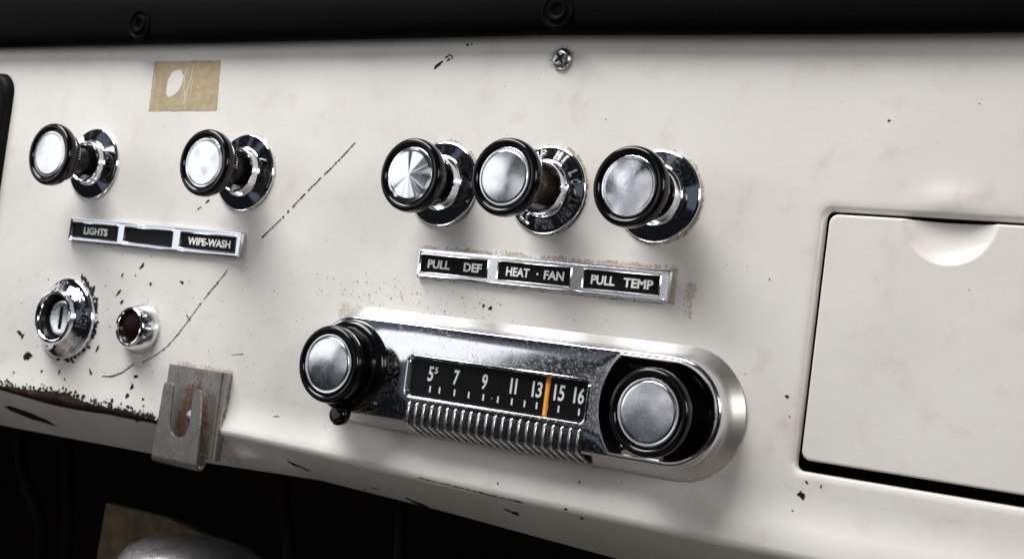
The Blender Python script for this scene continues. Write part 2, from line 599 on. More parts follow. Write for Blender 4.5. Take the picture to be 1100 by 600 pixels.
def build_panel():
    bm = bmesh.new()
    # lower sheet with the rolled lip
    xs = [XL + (XR - XL) * i / 150 for i in range(151)]
    prev = None
    for x in xs:
        col = [bm.verts.new((x, y, z)) for y, z in prof(x)]
        if prev:
            for i in range(len(col) - 1):
                bm.faces.new((prev[i], col[i], col[i + 1], prev[i + 1]))
        prev = col
    # flat sheet left of the glove box
    bm.faces.new([bm.verts.new(p) for p in ((XL, 0, ZF), (XM, 0, ZF), (XM, 0, ZTOP), (XL, 0, ZTOP))])
    # block round the opening: loops step in, then roll over into the gap
    steps = [(4.6, 0), (2.6, 0), (0, 0), (-.9, .25), (-1.7, .85), (-2.3, 1.7), (-2.6, 2.8), (-2.5, 3.4)]
    ls = []
    for d, y in steps:
        l = rrect(GX0 - d, GX1 + d, GZ0 - d * (1 if d > 0 else .3), GZ1 + d, 5.5 + d, y, nc=10, nx=170, nz=50)
        ls.append([(px, py + dimple(px, pz), pz) for px, py, pz in l])
    # wider flat collars so that the dimple has somewhere to fade
    out = []
    for d in (7.5, 9.0):
        l = rrect(GX0 - min(d, 8.5), GX1 + d, GZ0 - min(d, 7), GZ1 + d, 5.5 + d, 0, nc=10, nx=170, nz=50)
        out.insert(0, [(px, py + dimple(px, pz), pz) for px, py, pz in l])
    for d in (11, 13, 16, 20, 25):
        l = rrect(GX0 - 9 - d * .1, GX1 + d, GZ0 - 7.2 - d * .02, GZ1 + d, 5.5 + 9, 0, nc=10, nx=170, nz=50)
        out.insert(0, [(px, py + dimple(px, pz), pz) for px, py, pz in l])
    vs = loops(bm, out + ls)
    rect = [bm.verts.new(p) for p in ((XM, 0, ZF), (XR, 0, ZF), (XR, 0, ZTOP), (XM, 0, ZTOP))]
    fill(bm, rect, vs[0])
    bmesh.ops.recalc_face_normals(bm, faces=bm.faces)
    for f in bm.faces:                                   # one consistent side
        f.normal_update()

    # --- chips, scratches and rust: thin flakes lying on the paint
    def blob(x, z, a, b=None, rot=0., mi=1, n=11, jag=.35):
        b = b or a
        ph = random.random() * 50
        vs = []
        for i in range(n):
            t = 2 * PI * i / n
            k = 1 + jag * (noise.noise(Vector((math.cos(t) * 1.3 + ph, math.sin(t) * 1.3, ph * .7))) * 2.2) + random.uniform(-.12, .12)
            u, v = a * k * math.cos(t), b * k * math.sin(t)
            px, pz = x + u * math.cos(rot) - v * math.sin(rot), z + u * math.sin(rot) + v * math.cos(rot)
            vs.append(bm.verts.new((px, surf(px, pz) - (.16 if pz > -140 else .30), pz)))
        c = bm.verts.new((x, surf(x, z) - (.18 if z > -140 else .33), z))
        for i in range(n):
            f = bm.faces.new((vs[(i + 1) % n], vs[i], c))
            f.material_index = mi

    def scratch(pts, w, gap=.12, step=2.2):
        d = 0
        for (x0, z0), (x1, z1) in zip(pts, pts[1:]):
            L = math.hypot(x1 - x0, z1 - z0)
            rot = math.atan2(z1 - z0, x1 - x0)
            k = max(1, int(L / step))
            for i in range(k):
                if random.random() < gap:
                    continue
                t = (i + .5) / k
                blob(x0 + (x1 - x0) * t + random.uniform(-.12, .12), z0 + (z1 - z0) * t + random.uniform(-.12, .12),
                     L / k * random.uniform(.40, .62), w * random.uniform(.6, 1.25), rot + random.uniform(-.05, .05), jag=.2, n=8)

    scratch([(-217.2, 5.5), (-224, -1.5), (-232, -9), (-247, -23), (-259, -35), (-271.2, -45.9)], .46, .10, 1.9)
    scratch([(-311.5, -28.0), (-315, -30.2)], .5, 0)
    scratch([(-316.8, -31.6), (-320, -34)], .5, 0)
    scratch([(-291.9, -64.1), (-298.7, -72.4), (-306.4, -81.2), (-314.7, -92.1), (-321.5, -101), (-329.6, -109.4), (-338.3, -115.1), (-346, -118.8)], .42, .04, 1.8)
    scratch([(-351.2, -120.1), (-360.1, -126), (-367.7, -129), (-375.5, -129.8)], .5, .02, 1.8)
    scratch([(-317.5, -90.2), (-313.8, -93.2)], .5, 0)
    scratch([(-281, -107.4), (-273, -106.2)], .18, 0)
    scratch([(-246.5, -134.6), (-242.5, -134.0)], .2, 0)
    # marks under the pad
    for x, z, a, b, r in ((-172.9, 44.2, 1.9, .5, .7), (-170.6, 45.8, .8, .35, .5), (-168.2, 48.2, 1.2, .3, .5), (-166.2, 49.0, .8, .3, -.3),
                          (-166.6, 47.0, 1.1, .3, .6), (-164.8, 48.2, .4, .6, 0), (-156.6, 54.0, .6, .4, 0), (-154.2, 54.2, .4, .3, 0)):
        blob(x, z, a * 1.15, b * 1.5, r)
    # chips round the ignition switch and the lamp
    for x, z, a, b, r in ((-356, -67, 2.4, .8, .9), (-371, -73.5, 1.5, .7, .9), (-371.7, -83, 2.6, .7, .8), (-368, -88, 1.3, .9, .8),
                          (-360.3, -72.6, .5, .4, 0), (-347.6, -76.3, 1.0, .8, 0), (-324.3, -73.4, 2.2, .8, -.35), (-382.4, -115.5, 2.3, .7, 1.0),
                          (-450, -113.5, 2.8, 1.2, -.5), (-447, -115.5, 1.6, 1.0, 1.2), (-441, -126.5, 3.0, 2.2, .3), (-437.5, -125.4, 1.3, 1.1, 0),
                          (-425.9, -133, .9, .8, 0), (-411, -131.8, 1.5, .6, 1.6), (-385.2, -128.9, 2.2, .8, -.7), (-348.9, -126.8, 1.5, .8, .2),
                          (-350.8, -132.6, 1.7, .9, .9), (-353, -138, 1.5, 1.2, 1.), (-340.5, -138.2, .9, .8, 0), (-374.9, -102.4, .5, .4, 0),
                          (-431.7, -80.9, .5, .4, 0)):
        blob(x, z, a, b, r)
    # torn paint on the right side of the ignition switch
    for i in range(46):
        a = math.radians(random.uniform(-105, 62))
        r = random.uniform(22.0, 24.3)
        blob(-410 + r * math.cos(a), -101.2 + r * math.sin(a), random.uniform(.8, 1.9), random.uniform(.6, 1.2), random.random() * 3)
    for a in (66, 70, 74, 45, 30, -70, -35):
        blob(-410 + 24.8 * math.cos(math.radians(a)), -101.2 + 24.8 * math.sin(math.radians(a)), random.uniform(1.4, 2.4), 1.0, math.radians(a + 40))
    # rusted-through paint along the bend
    top = [(-475, -145), (-461, -145.4), (-433, -144.6), (-420, -143.4), (-400, -142.2), (-393, -144.6), (-380, -145.4), (-354, -145.8), (-342, -146.0), (-326, -148.6)]
    bot = [(-475, -147), (-460, -148), (-440, -149.4), (-418, -150.9), (-391.5, -151), (-366, -149.9), (-345, -150.0), (-326, -149.6)]
    n = 150
    rows = []
    for i in range(n + 1):
        x = -475 + 149 * i / n
        zt = lerp(top, x) + random.uniform(-.5, .9) + 1.0 * noise.noise(Vector((x * .35, 3, 0)))
        zb = lerp(bot, x) + .35 * noise.noise(Vector((x * .3, 9, 0)))
        if zt < zb + .4:
            zt = zb + .4
        rows.append([bm.verts.new((x, surf(x, zt + (zb - zt) * j / 5) - .34, zt + (zb - zt) * j / 5)) for j in range(6)])
    for i in range(n):
        x = -475 + 149 * i / n
        for j in range(5):
            f = bm.faces.new((rows[i][j], rows[i + 1][j], rows[i + 1][j + 1], rows[i][j + 1]))
            br = -452 < x < -384 and j in (1, 2, 3) and noise.noise(Vector((x * .12, j * .4, 5))) > -.25
            f.material_index = 2 if br or (j == 3 and noise.noise(Vector((x * .1, j, 1))) > .1) else 1
    for i in range(120):
        x = random.uniform(-470, -328)
        z = lerp(top, x) + abs(random.gauss(0, 1.8)) + .4
        s = random.uniform(.3, 1.0)
        blob(x, z, s * 1.1, s * .8, random.random() * 3)
    for i in range(26):
        x = random.gauss(-338, 7)
        blob(min(x, -326), -147 + random.gauss(0, 1.4), random.uniform(.4, 1.4), random.uniform(.4, 1.0), random.random() * 3)
    # long slot in the lip, its dark depth painted as a flake, chips on the lip
    blob(-446, -160.5, 21, 2.0, -.13, n=26, jag=.06)
    for x, z, a, b, r in ((-163, -165.0, 5.5, .9, -.12), (-168, -163.6, 2.2, .6, -.2), (-100.4, -158.4, 2.6, .9, -.1), (-104, -157.6, 1.6, .5, -.1),
                          (-196, -163.2, 1.0, .4, 0), (-188, -161.5, 3.0, .2, -.1), (-69, -150.9, .9, .5, 0), (-62, -153.6, .8, .5, 0), (-236.7, -157.5, 4, .7, -.2), (-231, -159, 2, .5, -.2)):
        blob(x, z, a, b, r)
    scratch([(-150, -149.9), (-130, -150.6), (-105, -151.6), (-92, -151.9)], .3, .2, 3.4)
    # specks by the glove box and elsewhere
    for x, z, a, b in ((34.6, -127.9, 1.5, 1.0), (33.9, -127.2, 1.0, .9), (36, -122.4, .9, .4), (42, -123.0, .6, .3), (31.8, -134.3, .4, .3), (23.4, -89.9, .6, .8),
                       (25.6, -97.8, .35, .4), (52, 22.3, .5, .45), (-65.4, -138.6, .55, .6), (-105.7, -145.5, .5, .35), (-76, 20, .25, .25), (10, -44, .35, .3),
                       (-128, -67.7, .9, .6), (-124.3, -68.4, .8, .8), (-130.5, -66.6, .4, .4), (-119, -66.4, .3, .3), (-141, -65, .35, .3)):
        blob(x, z, a, b, random.random() * 3)
    for i in range(260):
        x, z = random.uniform(-470, -190), random.uniform(-140, -60)
        if random.random() < .5:
            x, z = random.gauss(-175, 40), random.gauss(-68, 4)
        s = random.uniform(.10, .26)
        blob(x, z, s * random.uniform(1, 2), s, random.random() * 3, n=6)
    o = obj('dashboard_panel', bm, [PAINT, CHIP, RUST], ang=85, recalc=False)
    return tag(o, 'worn cream painted metal dashboard panel with scratches and rust along its lower lip', 'dashboard')


panel = build_panel()

# dark box behind the glove box gap
bm = bmesh.new()
loops(bm, [rrect(22, 300, -125, -9, 4, 9), rrect(22, 300, -125, -9, 4, 60)], cap_last=True)
obj('glove_compartment', bm, MATTE, panel)

# ------------------------------------------------------------------ glove box door
SX, SZ, SR = 80.6, -15.0, 17.6


def scoop(x, z):
    d = math.hypot(x - SX, z - SZ) / SR
    if d >= 1:
        return 0.
    return 5.2 * (1 - d * d) ** .6 * min(1, (1 - d) * 14 + .15)


def build_door():
    x0, x1, z0, z1 = 32.4, 287, -113.9, -15.8
    bm = bmesh.new()
    ls = []
    for d, y in ((0, 7), (0, .9), (.15, .4), (.4, .1), (.8, 0), (1.3, 0)):
        ls.append(rrect(x0 + d, x1 - d, z0 + d, z1 - d, 3.6, y, nc=8, nx=260, nz=40))
    d = 1.3
    while d < 22:
        d += .55
        ls.append(rrect(x0 + d, x1 - d, z0 + d, z1 - d, max(.6, 3.6 - d * .1), 0, nc=8, nx=260, nz=40))
    ls = [[(px, py - .4 + scoop(px, pz), pz) for px, py, pz in l] for l in ls]
    loops(bm, ls, cap_last=True)
    o = obj('glove_box_door', bm, PAINT_PLAIN, ang=60)
    return tag(o, 'flat cream glove box door with a rounded finger scoop in its top edge', 'glove box door')


build_door()

# ------------------------------------------------------------------ padded top
bm = bmesh.new()
pp = [(6, 63), (-3, 57.5), (-9, 54.6), (-13, 54.8), (-16.5, 57.2), (-18.6, 61.5), (-19.2, 67), (-18, 74), (-14, 83), (-6, 90), (10, 95), (60, 98)]
prev = None
for i in range(91):
    x = -640 + 11 * i
    dz = lerp([(-640, -1.8), (-500, -1.3), (-300, .4), (-110, 2.2), (30, .9), (350, .6)], x)
    col = [bm.verts.new((x, y * (.6 if y < 0 else 1) + .5 * noise.noise(Vector((x * .02, j, 0))), z + dz)) for j, (y, z) in enumerate(pp)]
    if prev:
        for j in range(len(col) - 1):
            bm.faces.new((prev[j], col[j], col[j + 1], prev[j + 1]))
    prev = col
pad = obj('dash_pad', bm, VINYL, ang=80)
tag(pad, 'black vinyl padded roll running along the top of the dashboard', 'dash pad')
for x, z in ((-372.5, 64.2), (-101.3, 66.4)):
    bm = bmesh.new()
    lathe(bm, [(0, 1.2), (1.6, 1.2), (2.0, .2), (3.2, -.8), (4.4, -.9), (5.2, .2), (6.4, .4), (7.4, -.6), (8.2, -.4), (8.8, 1.5)], seg=40)
    obj('snap_fastener', bm, VINYL, pad, loc=(x, -11.6, z))

# ------------------------------------------------------------------ edge of the instrument cluster at the far left
bm = bmesh.new()
ls = [rrect(-640 + d, -487 - d, -120 + d, 38.5 - d, 13, y, nc=12) for d, y in ((-.6, .5), (0, -2), (.8, -4.2), (2.2, -5.4), (4, -5.8), (9, -5.0))]
loops(bm, ls, cap_last=True)
tag(obj('instrument_surround', bm, simple('dull_black_plastic', (.004, .004, .0045), .5, spec=.08)), 'rounded black edge of the instrument surround left of the knobs', 'instrument panel')

# ------------------------------------------------------------------ pull knobs
KZ = -12.7
BEZ = [(20.2, .3), (20.2, -.8), (19.7, -1.5), (19.2, -1.68), (18.9, -1.78), (13.6, -3.19), (13.1, -3.34), (12.6, -3.7), (12.3, -4.4), (12.0, -6.6), (11.5, -7.7), (10.7, -7.9), (10.0, -7.3), (9.6, -6.0), (9.4, 1.0), (0, 1.0)]


def bez_y(r):
    return -1.75 - (19.0 - r) / 5.8 * 1.55


def cap_parts(t, L, disc_mat, disc_r=13.0, dome=.9, R=17.0, cone=0.):
    """knob cap: bead, recess, tapering knurled back; its metal face is a sub-part"""
    bm = bmesh.new()
    mid = (R + disc_r + .3) / 2
    hw = (R - disc_r - .3) / 2
    prof_ = [(6.2, -(L - 12.0)), (11.4, -(L - 11.8)), (12.6, -(L - 11.2)), (13.0, -(L - 10.4)), (13.4, -(L - 7.6)), (14.2, -(L - 7.0)), (15.6, -(L - 6.2)), (16.6, -(L - 5.0)), (R - .1, -(L - 3.6))]
    for q in range(13):
        a = PI * q / 12
        prof_.append((mid + hw * math.cos(a), -(L - 2.0 + 3.0 * math.sin(a) ** .8)))
    prof_ += [(disc_r + .25, -(L - 1.2)), (0, -(L - 1.2))]
    lathe(bm, prof_, seg=120, rfun=lambda i, s: (1.0 if i not in (3, 4) else (1.025 if s % 2 else .975)))
    cap = obj('knob_cap', bm, BLACK, t, ang=45)
    bm = bmesh.new()
    n = 14
    pf = [(disc_r - .05, -(L - 1.15)), (disc_r - .1, -(L - .1)), (disc_r - .5, -(L + .15)), (disc_r - 1.3, -(L + .0))]
    for i in range(n + 1):
        r = (disc_r - 1.5) * (1 - i / n)
        h = dome * (1 - (r / disc_r) ** 2) + cone * (1 - r / disc_r)
        pf.append((r, -(L - .05 + h)))
    lathe(bm, pf, seg=96 if not cone else 180)
    if cone:                                               # fan-like ripples of the spun face
        for v in bm.verts:
            r = math.hypot(v.co.x, v.co.z)
            if r < disc_r - 1.2:
                a = math.atan2(v.co.z, v.co.x)
                v.co.y += r * (.009 * math.sin(5 * a + .6) + .006 * math.sin(8 * a + 2) + .003 * math.sin(13 * a))
    obj('face_disc', bm, disc_mat, cap, ang=50)
    return cap


def pull_knob(x, L, label, disc_mat, dome, cone=0., letters=False, bz=None):
    t = thing('pull_knob', label, 'knob', (x, 0, KZ), 'round pull knobs in the upper row')
    bm = bmesh.new()
    lathe(bm, BEZ, seg=96)
    b = obj('bezel', bm, bz or CHROME, t)
    if letters:
        bm = bmesh.new()
        text_arc(bm, 'OFF HI LO', 72, 14.0, 18.2, bez_y, 14.5, True, .8, .03)
        text_arc(bm, 'PULL FOR HEAT', -83, 14.0, 18.2, bez_y, 11.5, False, .8, .03)
        obj('lettering', bm, chrome('raised_letter_chrome', .22, .3, tint=(.8, .8, .82)), b)
    bm = bmesh.new()
    L0 = L - 11.5
    pts = [(6.3, -L0)]
    k = 10
    for i in range(1, k):                                  # threaded collar deep in the bezel
        pts.append((6.3 if i < 4 else (7.4 if i % 2 else 6.9), -L0 + (L0 + .0) * i / k))
    pts.append((7.2, .9))
    lathe(bm, pts, seg=48)
    obj('shaft', bm, KNURL if not letters else THREAD, t)
    cap_parts(t, L, disc_mat, 13.0, dome, 17.2, cone)
    return t


pull_knob(-406.5, 31.6, 'black pull knob with bright metal face above the LIGHTS plate, leftmost of the upper row', DISC_A, .8)
pull_knob(-288.5, 30.5, 'black pull knob with scuffed metal face above the WIPE-WASH label', DISC_D, .7)
pull_knob(-160.2, 26.2, 'black pull knob whose metal face shows fan-shaped spun streaks, above PULL DEF', DISC_SPUN, .2, .9)
pull_knob(-101.6, 35.9, 'black pull knob on a bezel with raised lettering around it, above HEAT FAN', DISC_A, 1.2, letters=True)
pull_knob(-45.1, 27.3, 'black pull knob with dull grey scratched face above PULL TEMP, rightmost of the upper row', DISC_D, .5)


# ------------------------------------------------------------------ name plates
def name_plate(cx, cz, label, cells, words, frame_mat):
    hw, hh = 67.0, 6.95
    t = thing('name_plate', label, 'name plate', (cx, 0, cz), 'chrome name plates under the knobs')
    bm = bmesh.new()
    ls = [rrect(-hw + d, hw - d, -hh + d, hh - d, .8, y, nc=3) for d, y in ((0, .2), (0, -1.9), (.35, -2.6), (.95, -2.7), (1.5, -2.1))]
    vs = loops(bm, ls)
    for (a, b) in cells:
        loops(bm, [rrect(a - d, b + d, -4.1 - d, 4.1 + d, .5, y, nc=2) for d, y in ((.75, -2.08), (.35, -2.55), (0, -2.1), (-.15, -.9))])
    xs = [-hw + 1.5] + [q for a, b in cells for q in (a - .4, b + .4)] + [hw - 1.5]
    zs = [-hh + 1.5, -4.5, 4.5, hh - 1.5]
    for i in range(len(xs) - 1):
        for k in range(3):
            if k == 1 and i % 2 == 1:
                continue
            bm.faces.new([bm.verts.new(p) for p in ((xs[i], -2.1, zs[k]), (xs[i + 1], -2.1, zs[k]), (xs[i + 1], -2.1, zs[k + 1]), (xs[i], -2.1, zs[k + 1]))])
    obj('frame', bm, frame_mat, t, ang=30)
    for (a, b), ws in zip(cells, words):
        bm = bmesh.new()
        box(bm, a - .1, b + .1, -1.1, .1, -4.2, 4.2)
        ins = obj('black_inset', bm, INSET, t)
        if ws:
            bm = bmesh.new()
            for w, x0, x1 in ws:
                if w == '.':
                    lathe(bm, [(.55, -1.1), (.5, -1.22), (0, -1.22)], (x0 + x1) / 2, 0, 16)
                else:
                    text_flat(bm, w, x0, x1, -2.05, 2.05, -1.1, .03, .12)
            obj('lettering', bm, WHITE, ins)
    return t


name_plate(-350.0, -50.9, 'chrome name plate reading LIGHTS and WIPE-WASH with a blank middle cell',
           [(-65.2, -27.3), (-21.3, 16.0), (22.6, 63.0)],
           [[('LIGHTS', -56.0, -36.4)], None, [('WIPE-WASH', 27.3, 58.6)]], chrome('plate_chrome_clean', .14, .1, tint=(.68, .70, .75), wav=.03, grain=1.2))
name_plate(-100.4, -50.9, 'grimy chrome name plate reading PULL DEF, HEAT FAN and PULL TEMP',
           [(-65.3, -27.2), (-21.0, 17.4), (24.4, 61.8)],
           [[('PULL', -61.8, -49.0), ('DEF', -41.0, -30.9)], [('HEAT', -17.2, -4.6), ('.', -1.0, .4), ('FAN', 3.2, 13.7)],
            [('PULL', 27.7, 39.6), ('TEMP', 43.9, 58.4)]], chrome('plate_chrome', .16, .2, tint=(.72, .72, .74), wav=.03, grain=1.2))

# ------------------------------------------------------------------ ignition switch and warning lamp
t = thing('ignition_switch', 'round chrome ignition switch with a key cylinder and a stamped ring, at lower left', 'ignition switch', (-410, 0, -101.2))
bm = bmesh.new()
lathe(bm, [(22.8, .3), (22.8, -2.2), (22.2, -3.2), (21.2, -3.6), (15.4, -8.2), (15.1, -8.9), (15.0, -10.4), (14.6, -11.3), (13.9, -11.6), (13.2, -11.2), (12.6, -10.2), (12.3, -9.0)], seg=96)
bz = obj('bezel', bm, CHROME, t)
bm = bmesh.new()
iy = lambda r: -3.6 - (21.2 - r) / 5.8 * 4.6
text_arc(bm, 'OFF', 48, 16.2, 20.4, iy, 10, True, .4, .01)
text_arc(bm, 'IGN', 2, 16.2, 20.4, iy, 10, True, .4, .01)
text_arc(bm, 'ACC', 100, 16.2, 20.4, iy, 10, True, .4, .01)
obj('lettering', bm, chrome('stamped_letter', .2, .2, tint=(.85, .87, .9)), bz)
bm = bmesh.new()
lathe(bm, [(10.2, 1.0), (10.2, -4.6), (9.8, -5.3), (9.0, -5.6), (8.2, -5.4), (0, -5.4)], seg=64)
core = obj('key_cylinder', bm, chrome('bright_key_metal', .22, .2, tint=(.9, .9, .92), wav=.12), t)
bm = bmesh.new()
lathe(bm, [(12.2, -9.2), (11.7, -6.0), (11.2, .8), (9.0, .8)], seg=64)
obj('recess_wall', bm, simple('recess_shade', (.01, .01, .012), .25, spec=.4), t)  # added black lining, its colour carries the shade inside the recess
bm = bmesh.new()
ls = [rrect(-1.3, 1.3, -6.6, 6.6, 1.2, -5.3, nc=5), rrect(-1.3, 1.3, -6.6, 6.6, 1.2, -5.55, nc=5)]
loops(bm, ls, cap_last=True)
obj('key_slot', bm, MATTE, core)  # black pad proud of the face, standing in for the slot's shade

t = thing('indicator_lamp', 'small round chrome indicator lamp with a dark red lens right of the ignition switch', 'indicator lamp', (-349.6, 0, -100.6))
bm = bmesh.new()
lathe(bm, [(13.3, .3), (13.3, -1.6), (12.8, -2.8), (10.9, -8.6), (10.4, -9.5), (9.7, -9.9), (9.0, -9.6), (8.6, -8.8), (8.4, -3.0)], seg=72)
obj('bezel', bm, chrome('lamp_chrome', .09, .1, wav=.02), t)
bm = bmesh.new()
lathe(bm, [(8.6, -3.0), (8.55, -7.2), (7.0, -7.8), (4.0, -8.3), (0, -8.5)], seg=48)
obj('lens', bm, LENS, t)

# ------------------------------------------------------------------ panel screw
t = thing('panel_screw', 'small cross-head screw in the cream panel below the padded top', 'screw', (-102.6, 0, 47))
bm = bmesh.new()
lathe(bm, [(5.2, .2), (5.2, -.5), (4.8, -1.5), (4.0, -2.3), (2.9, -2.75), (0, -2.8)], seg=40)
obj('head', bm, chrome('screw_steel', .22, .5, tint=(.45, .47, .50)), t)
bm = bmesh.new()
for k in (0, 1):
    a = math.radians(38 + 90 * k)
    u, v = Vector((math.cos(a), 0, math.sin(a))), Vector((-math.sin(a), 0, math.cos(a)))
    vs = []
    for p, q in ((-2.9, -.45), (-1.2, -.75), (1.2, -.75), (2.9, -.45), (2.9, .45), (1.2, .75), (-1.2, .75), (-2.9, .45)):
        w = u * p + v * q
        vs.append(bm.verts.new((w.x, -2.86 - .01 * k, w.z)))
    bm.faces.new(vs)
obj('cross_recess', bm, MATTE, t)  # flat black cross painted in place of a shaded recess

# ------------------------------------------------------------------ old tape
bm = bmesh.new()
outer = []
cor = [(-369.0, 46.3), (-368.2, 18.3), (-315.9, 19.5), (-318.0, 46.9)]
for (a, b), (c, d) in zip(cor, cor[1:] + cor[:1]):
    for i in range(22):
        s = i / 22
        outer.append((a + (c - a) * s + random.uniform(-.25, .25), b + (d - b) * s + random.uniform(-.25, .25)))
hole = []
for i in range(26):
    a = 2 * PI * i / 26
    u, v = 8.3 * math.cos(a), 5.7 * math.sin(a) * (1 + .25 * math.cos(a))
    k = 1 + random.uniform(-.07, .07)
    rot = math.radians(58)
    hole.append((-351.3 + k * (u * math.cos(rot) - v * math.sin(rot)), 33.9 + k * (u * math.sin(rot) + v * math.cos(rot))))
hole = hole[::-1]
vo = [bm.verts.new((x, -.14, z)) for x, z in outer]
vh = [bm.verts.new((x, -.14, z)) for x, z in hole]
fill(bm, vo, vh)


def crease(pts, w):
    m = []
    for i, (x, z) in enumerate(pts):
        ww = w * (.3 if i in (0, len(pts) - 1) else random.uniform(.7, 1.2))
        m.append((bm.verts.new((x - ww, -.2, z)), bm.verts.new((x + ww, -.2, z))))
    for a, b in zip(m, m[1:]):
        bm.faces.new((a[0], a[1], b[1], b[0])).material_index = 1


crease([(-342.5, 44), (-343.6, 38), (-343.0, 31), (-341, 27), (-342, 22)], .35)
crease([(-338, 45.5), (-338.6, 37), (-340.5, 30), (-340.5, 20)], .28)
crease([(-336, 38), (-337.5, 33), (-337, 27)], .28)
crease([(-334.5, 32.5), (-332.5, 32.8), (-331.6, 31)], .35)
crease([(-334, 30), (-331.5, 28.4)], .5)
crease([(-368, 40), (-366.6, 35), (-367, 28)], .4)
tape = obj('old_tape', bm, [TAPE, simple('tape_crease', (.66, .62, .54), .5)], recalc=True)
tag(tape, 'tan square of old sticky tape with a torn hole, stuck below the padded top', 'tape')

# ------------------------------------------------------------------ radio
t = thing('car_radio', 'chrome car radio with a black tuning dial between two black knobs', 'radio', (-105.7, 0, -102.6))
RXL, RXR, RR = -85.3, 85.2, 28.0


def stadium(r, y, n=48, m=64, xl=RXL, xr=RXR):
    pts = []
    for i in range(n + 1):
        a = -PI / 2 + PI * i / n
        pts.append((xr + r * math.cos(a), y, r * math.sin(a)))
    for i in range(1, m):
        pts.append((xr + (xl - xr) * i / m, y, r))
    for i in range(n + 1):
        a = PI / 2 + PI * i / n
        pts.append((xl + r * math.cos(a), y, r * math.sin(a)))
    for i in range(1, m):
        pts.append((xl + (xr - xl) * i / m, y, -r))
    return pts


bm = bmesh.new()
loops(bm, [stadium(RR, .2), stadium(RR, -1.2), stadium(RR - .5, -1.8), stadium(RR - 3.2, -5.0), stadium(RR - 4.6, -6.6), stadium(RR - 4.9, -7.2)])
obj('flange', bm, SATIN, t)
bm = bmesh.new()
face = loops(bm, [stadium(RR - 4.7, -6.0), stadium(RR - 4.9, -11.8), stadium(RR - 5.3, -13.3), stadium(RR - 6.2, -14.0)])
wx0, wx1, wz0, wz1 = -50.3, 45.9, -10.6, 7.8
win = loops(bm, [rrect(wx0 - d, wx1 + d, wz0 - d, wz1 + d, 3.0 + d * .6, y, nc=6) for d, y in ((1.0, -14.0), (.5, -14.6), (-.1, -14.5), (-.6, -13.7), (-1.0, -11.9))])
# dish round the tuning knob: circle of 32 cut by the end of the housing
KX = 83.6


def dish(d, y):
    r2, rs = 32 - d, RR - 7.0 - d
    pts = []
    for i in range(41):
        a = -PI / 2 + PI * i / 40
        pts.append((RXR + rs * math.cos(a), y, rs * math.sin(a)))
    xe = KX - math.sqrt(r2 * r2 - rs * rs)
    for i in range(1, 16):
        pts.append((RXR + (xe - RXR) * i / 16, y, rs))
    a0 = math.atan2(rs, xe - KX)
    a1 = 2 * PI - a0
    for i in range(41):
        a = a0 + (a1 - a0) * i / 40
        pts.append((KX + r2 * math.cos(a), y, r2 * math.sin(a)))
    for i in range(1, 16):
        pts.append((xe + (RXR - xe) * i / 16, y, -rs))
    return pts


dl = loops(bm, [dish(-.2, -14.0), dish(.1, -14.5), dish(.6, -14.5), dish(1.0, -13.9)])
fill(bm, face[-1], win[0], dl[0])
obj('housing', bm, CHROME_OLD, t, ang=42)
bm = bmesh.new()
loops(bm, [dish(1.0, -13.8), dish(1.5, -12.6), dish(2.6, -9.5), dish(4.6, -7.6), dish(8, -7.0)], cap_last=True)
obj('knob_dish', bm, BLACK, t)

# fluted grille under the window, wrapping over the lower edge
bm = bmesh.new()
gx0, gx1 = -46.6, 44.4
strip = [(-14.12, -13.2), (-14.12, -21.9), (-13.6, -22.9), (-2.4, -27.5)]
vs = [[bm.verts.new((x, y, z)) for y, z in strip] for x in (gx0 - 1.6, gx1 + 1.6)]
for i in range(3):
    bm.faces.new((vs[0][i], vs[1][i], vs[1][i + 1], vs[0][i + 1]))
gr = obj('grille', bm, DARKMETAL, t)  # dark strip: groove shade and dirt put into one colour
for k in range(22):
    x = gx0 + (gx1 - gx0) * k / 21
    bm = bmesh.new()
    path = [(x, -14.1, -13.0), (x, -14.6, -13.8), (x, -14.7, -18), (x, -14.7, -21.8), (x, -14.2, -23.0), (x, -9.5, -24.9), (x, -3.0, -27.6)]
    tube(bm, path, [.25, .6, .68, .68, .65, .55, .4], 10)
    obj('grille_rib', bm, RIBS, gr)

# dial
bm = bmesh.new()
box(bm, wx0 - .5, wx1 + .5, -12.0, -9.5, wz0 - .5, wz1 + .5)
dial = obj('dial_face', bm, INSET, t)
DX, DZ = 105.7, 102.6
bm = bmesh.new()


def dnum(s, x0, x1, z0=-105.0, z1=-98.1, bold=.0, sh=.35):
    x0, x1 = x0 + 3.0, x1 + 3.2
    text_flat(bm, s, x0 + DX, x1 + DX, z0 + DZ, z1 + DZ, -12.0, bold, .1, sh)


def bar(xc, z0=-105.0, z1=-98.1, w=.50):
    xc += 3.1
    box(bm, xc + DX - w, xc + DX + w, -12.12, -11.95, z0 + DZ, z1 + DZ)


dnum('5', -148.6, -145.9, bold=.02)
dnum('5', -145.1, -143.5, -101.2, -98.2, .02)
dnum('7', -134.2, -131.5, bold=.03)
dnum('9', -118.6, -115.9, bold=.02)
bar(-102.9)
bar(-100.4)
bar(-91.4)
dnum('3', -89.6, -86.9, bold=.02)
bar(-80.1)
dnum('5', -78.2, -75.4, bold=.02)
bar(-70.1)
dnum('6', -68.3, -65.5, bold=.02)
for x in (-145.8, -140.4, -132, -124.1, -116.1, -108.2, -100.8, -94.1, -87.8, -82.3, -76.6, -66.3):
    bar(x - .8, -109.9, -107.0, .42)
bar(-112.3, -108.5, -108.1, .2)
obj('dial_lettering', bm, DIALW, dial)
bm = bmesh.new()
box(bm, -82.0 + DX, -79.7 + DX, -12.40, -12.25, -112.2 + DZ, -95.6 + DZ)
pt = obj('pointer', bm, ORANGE, dial)
bm = bmesh.new()
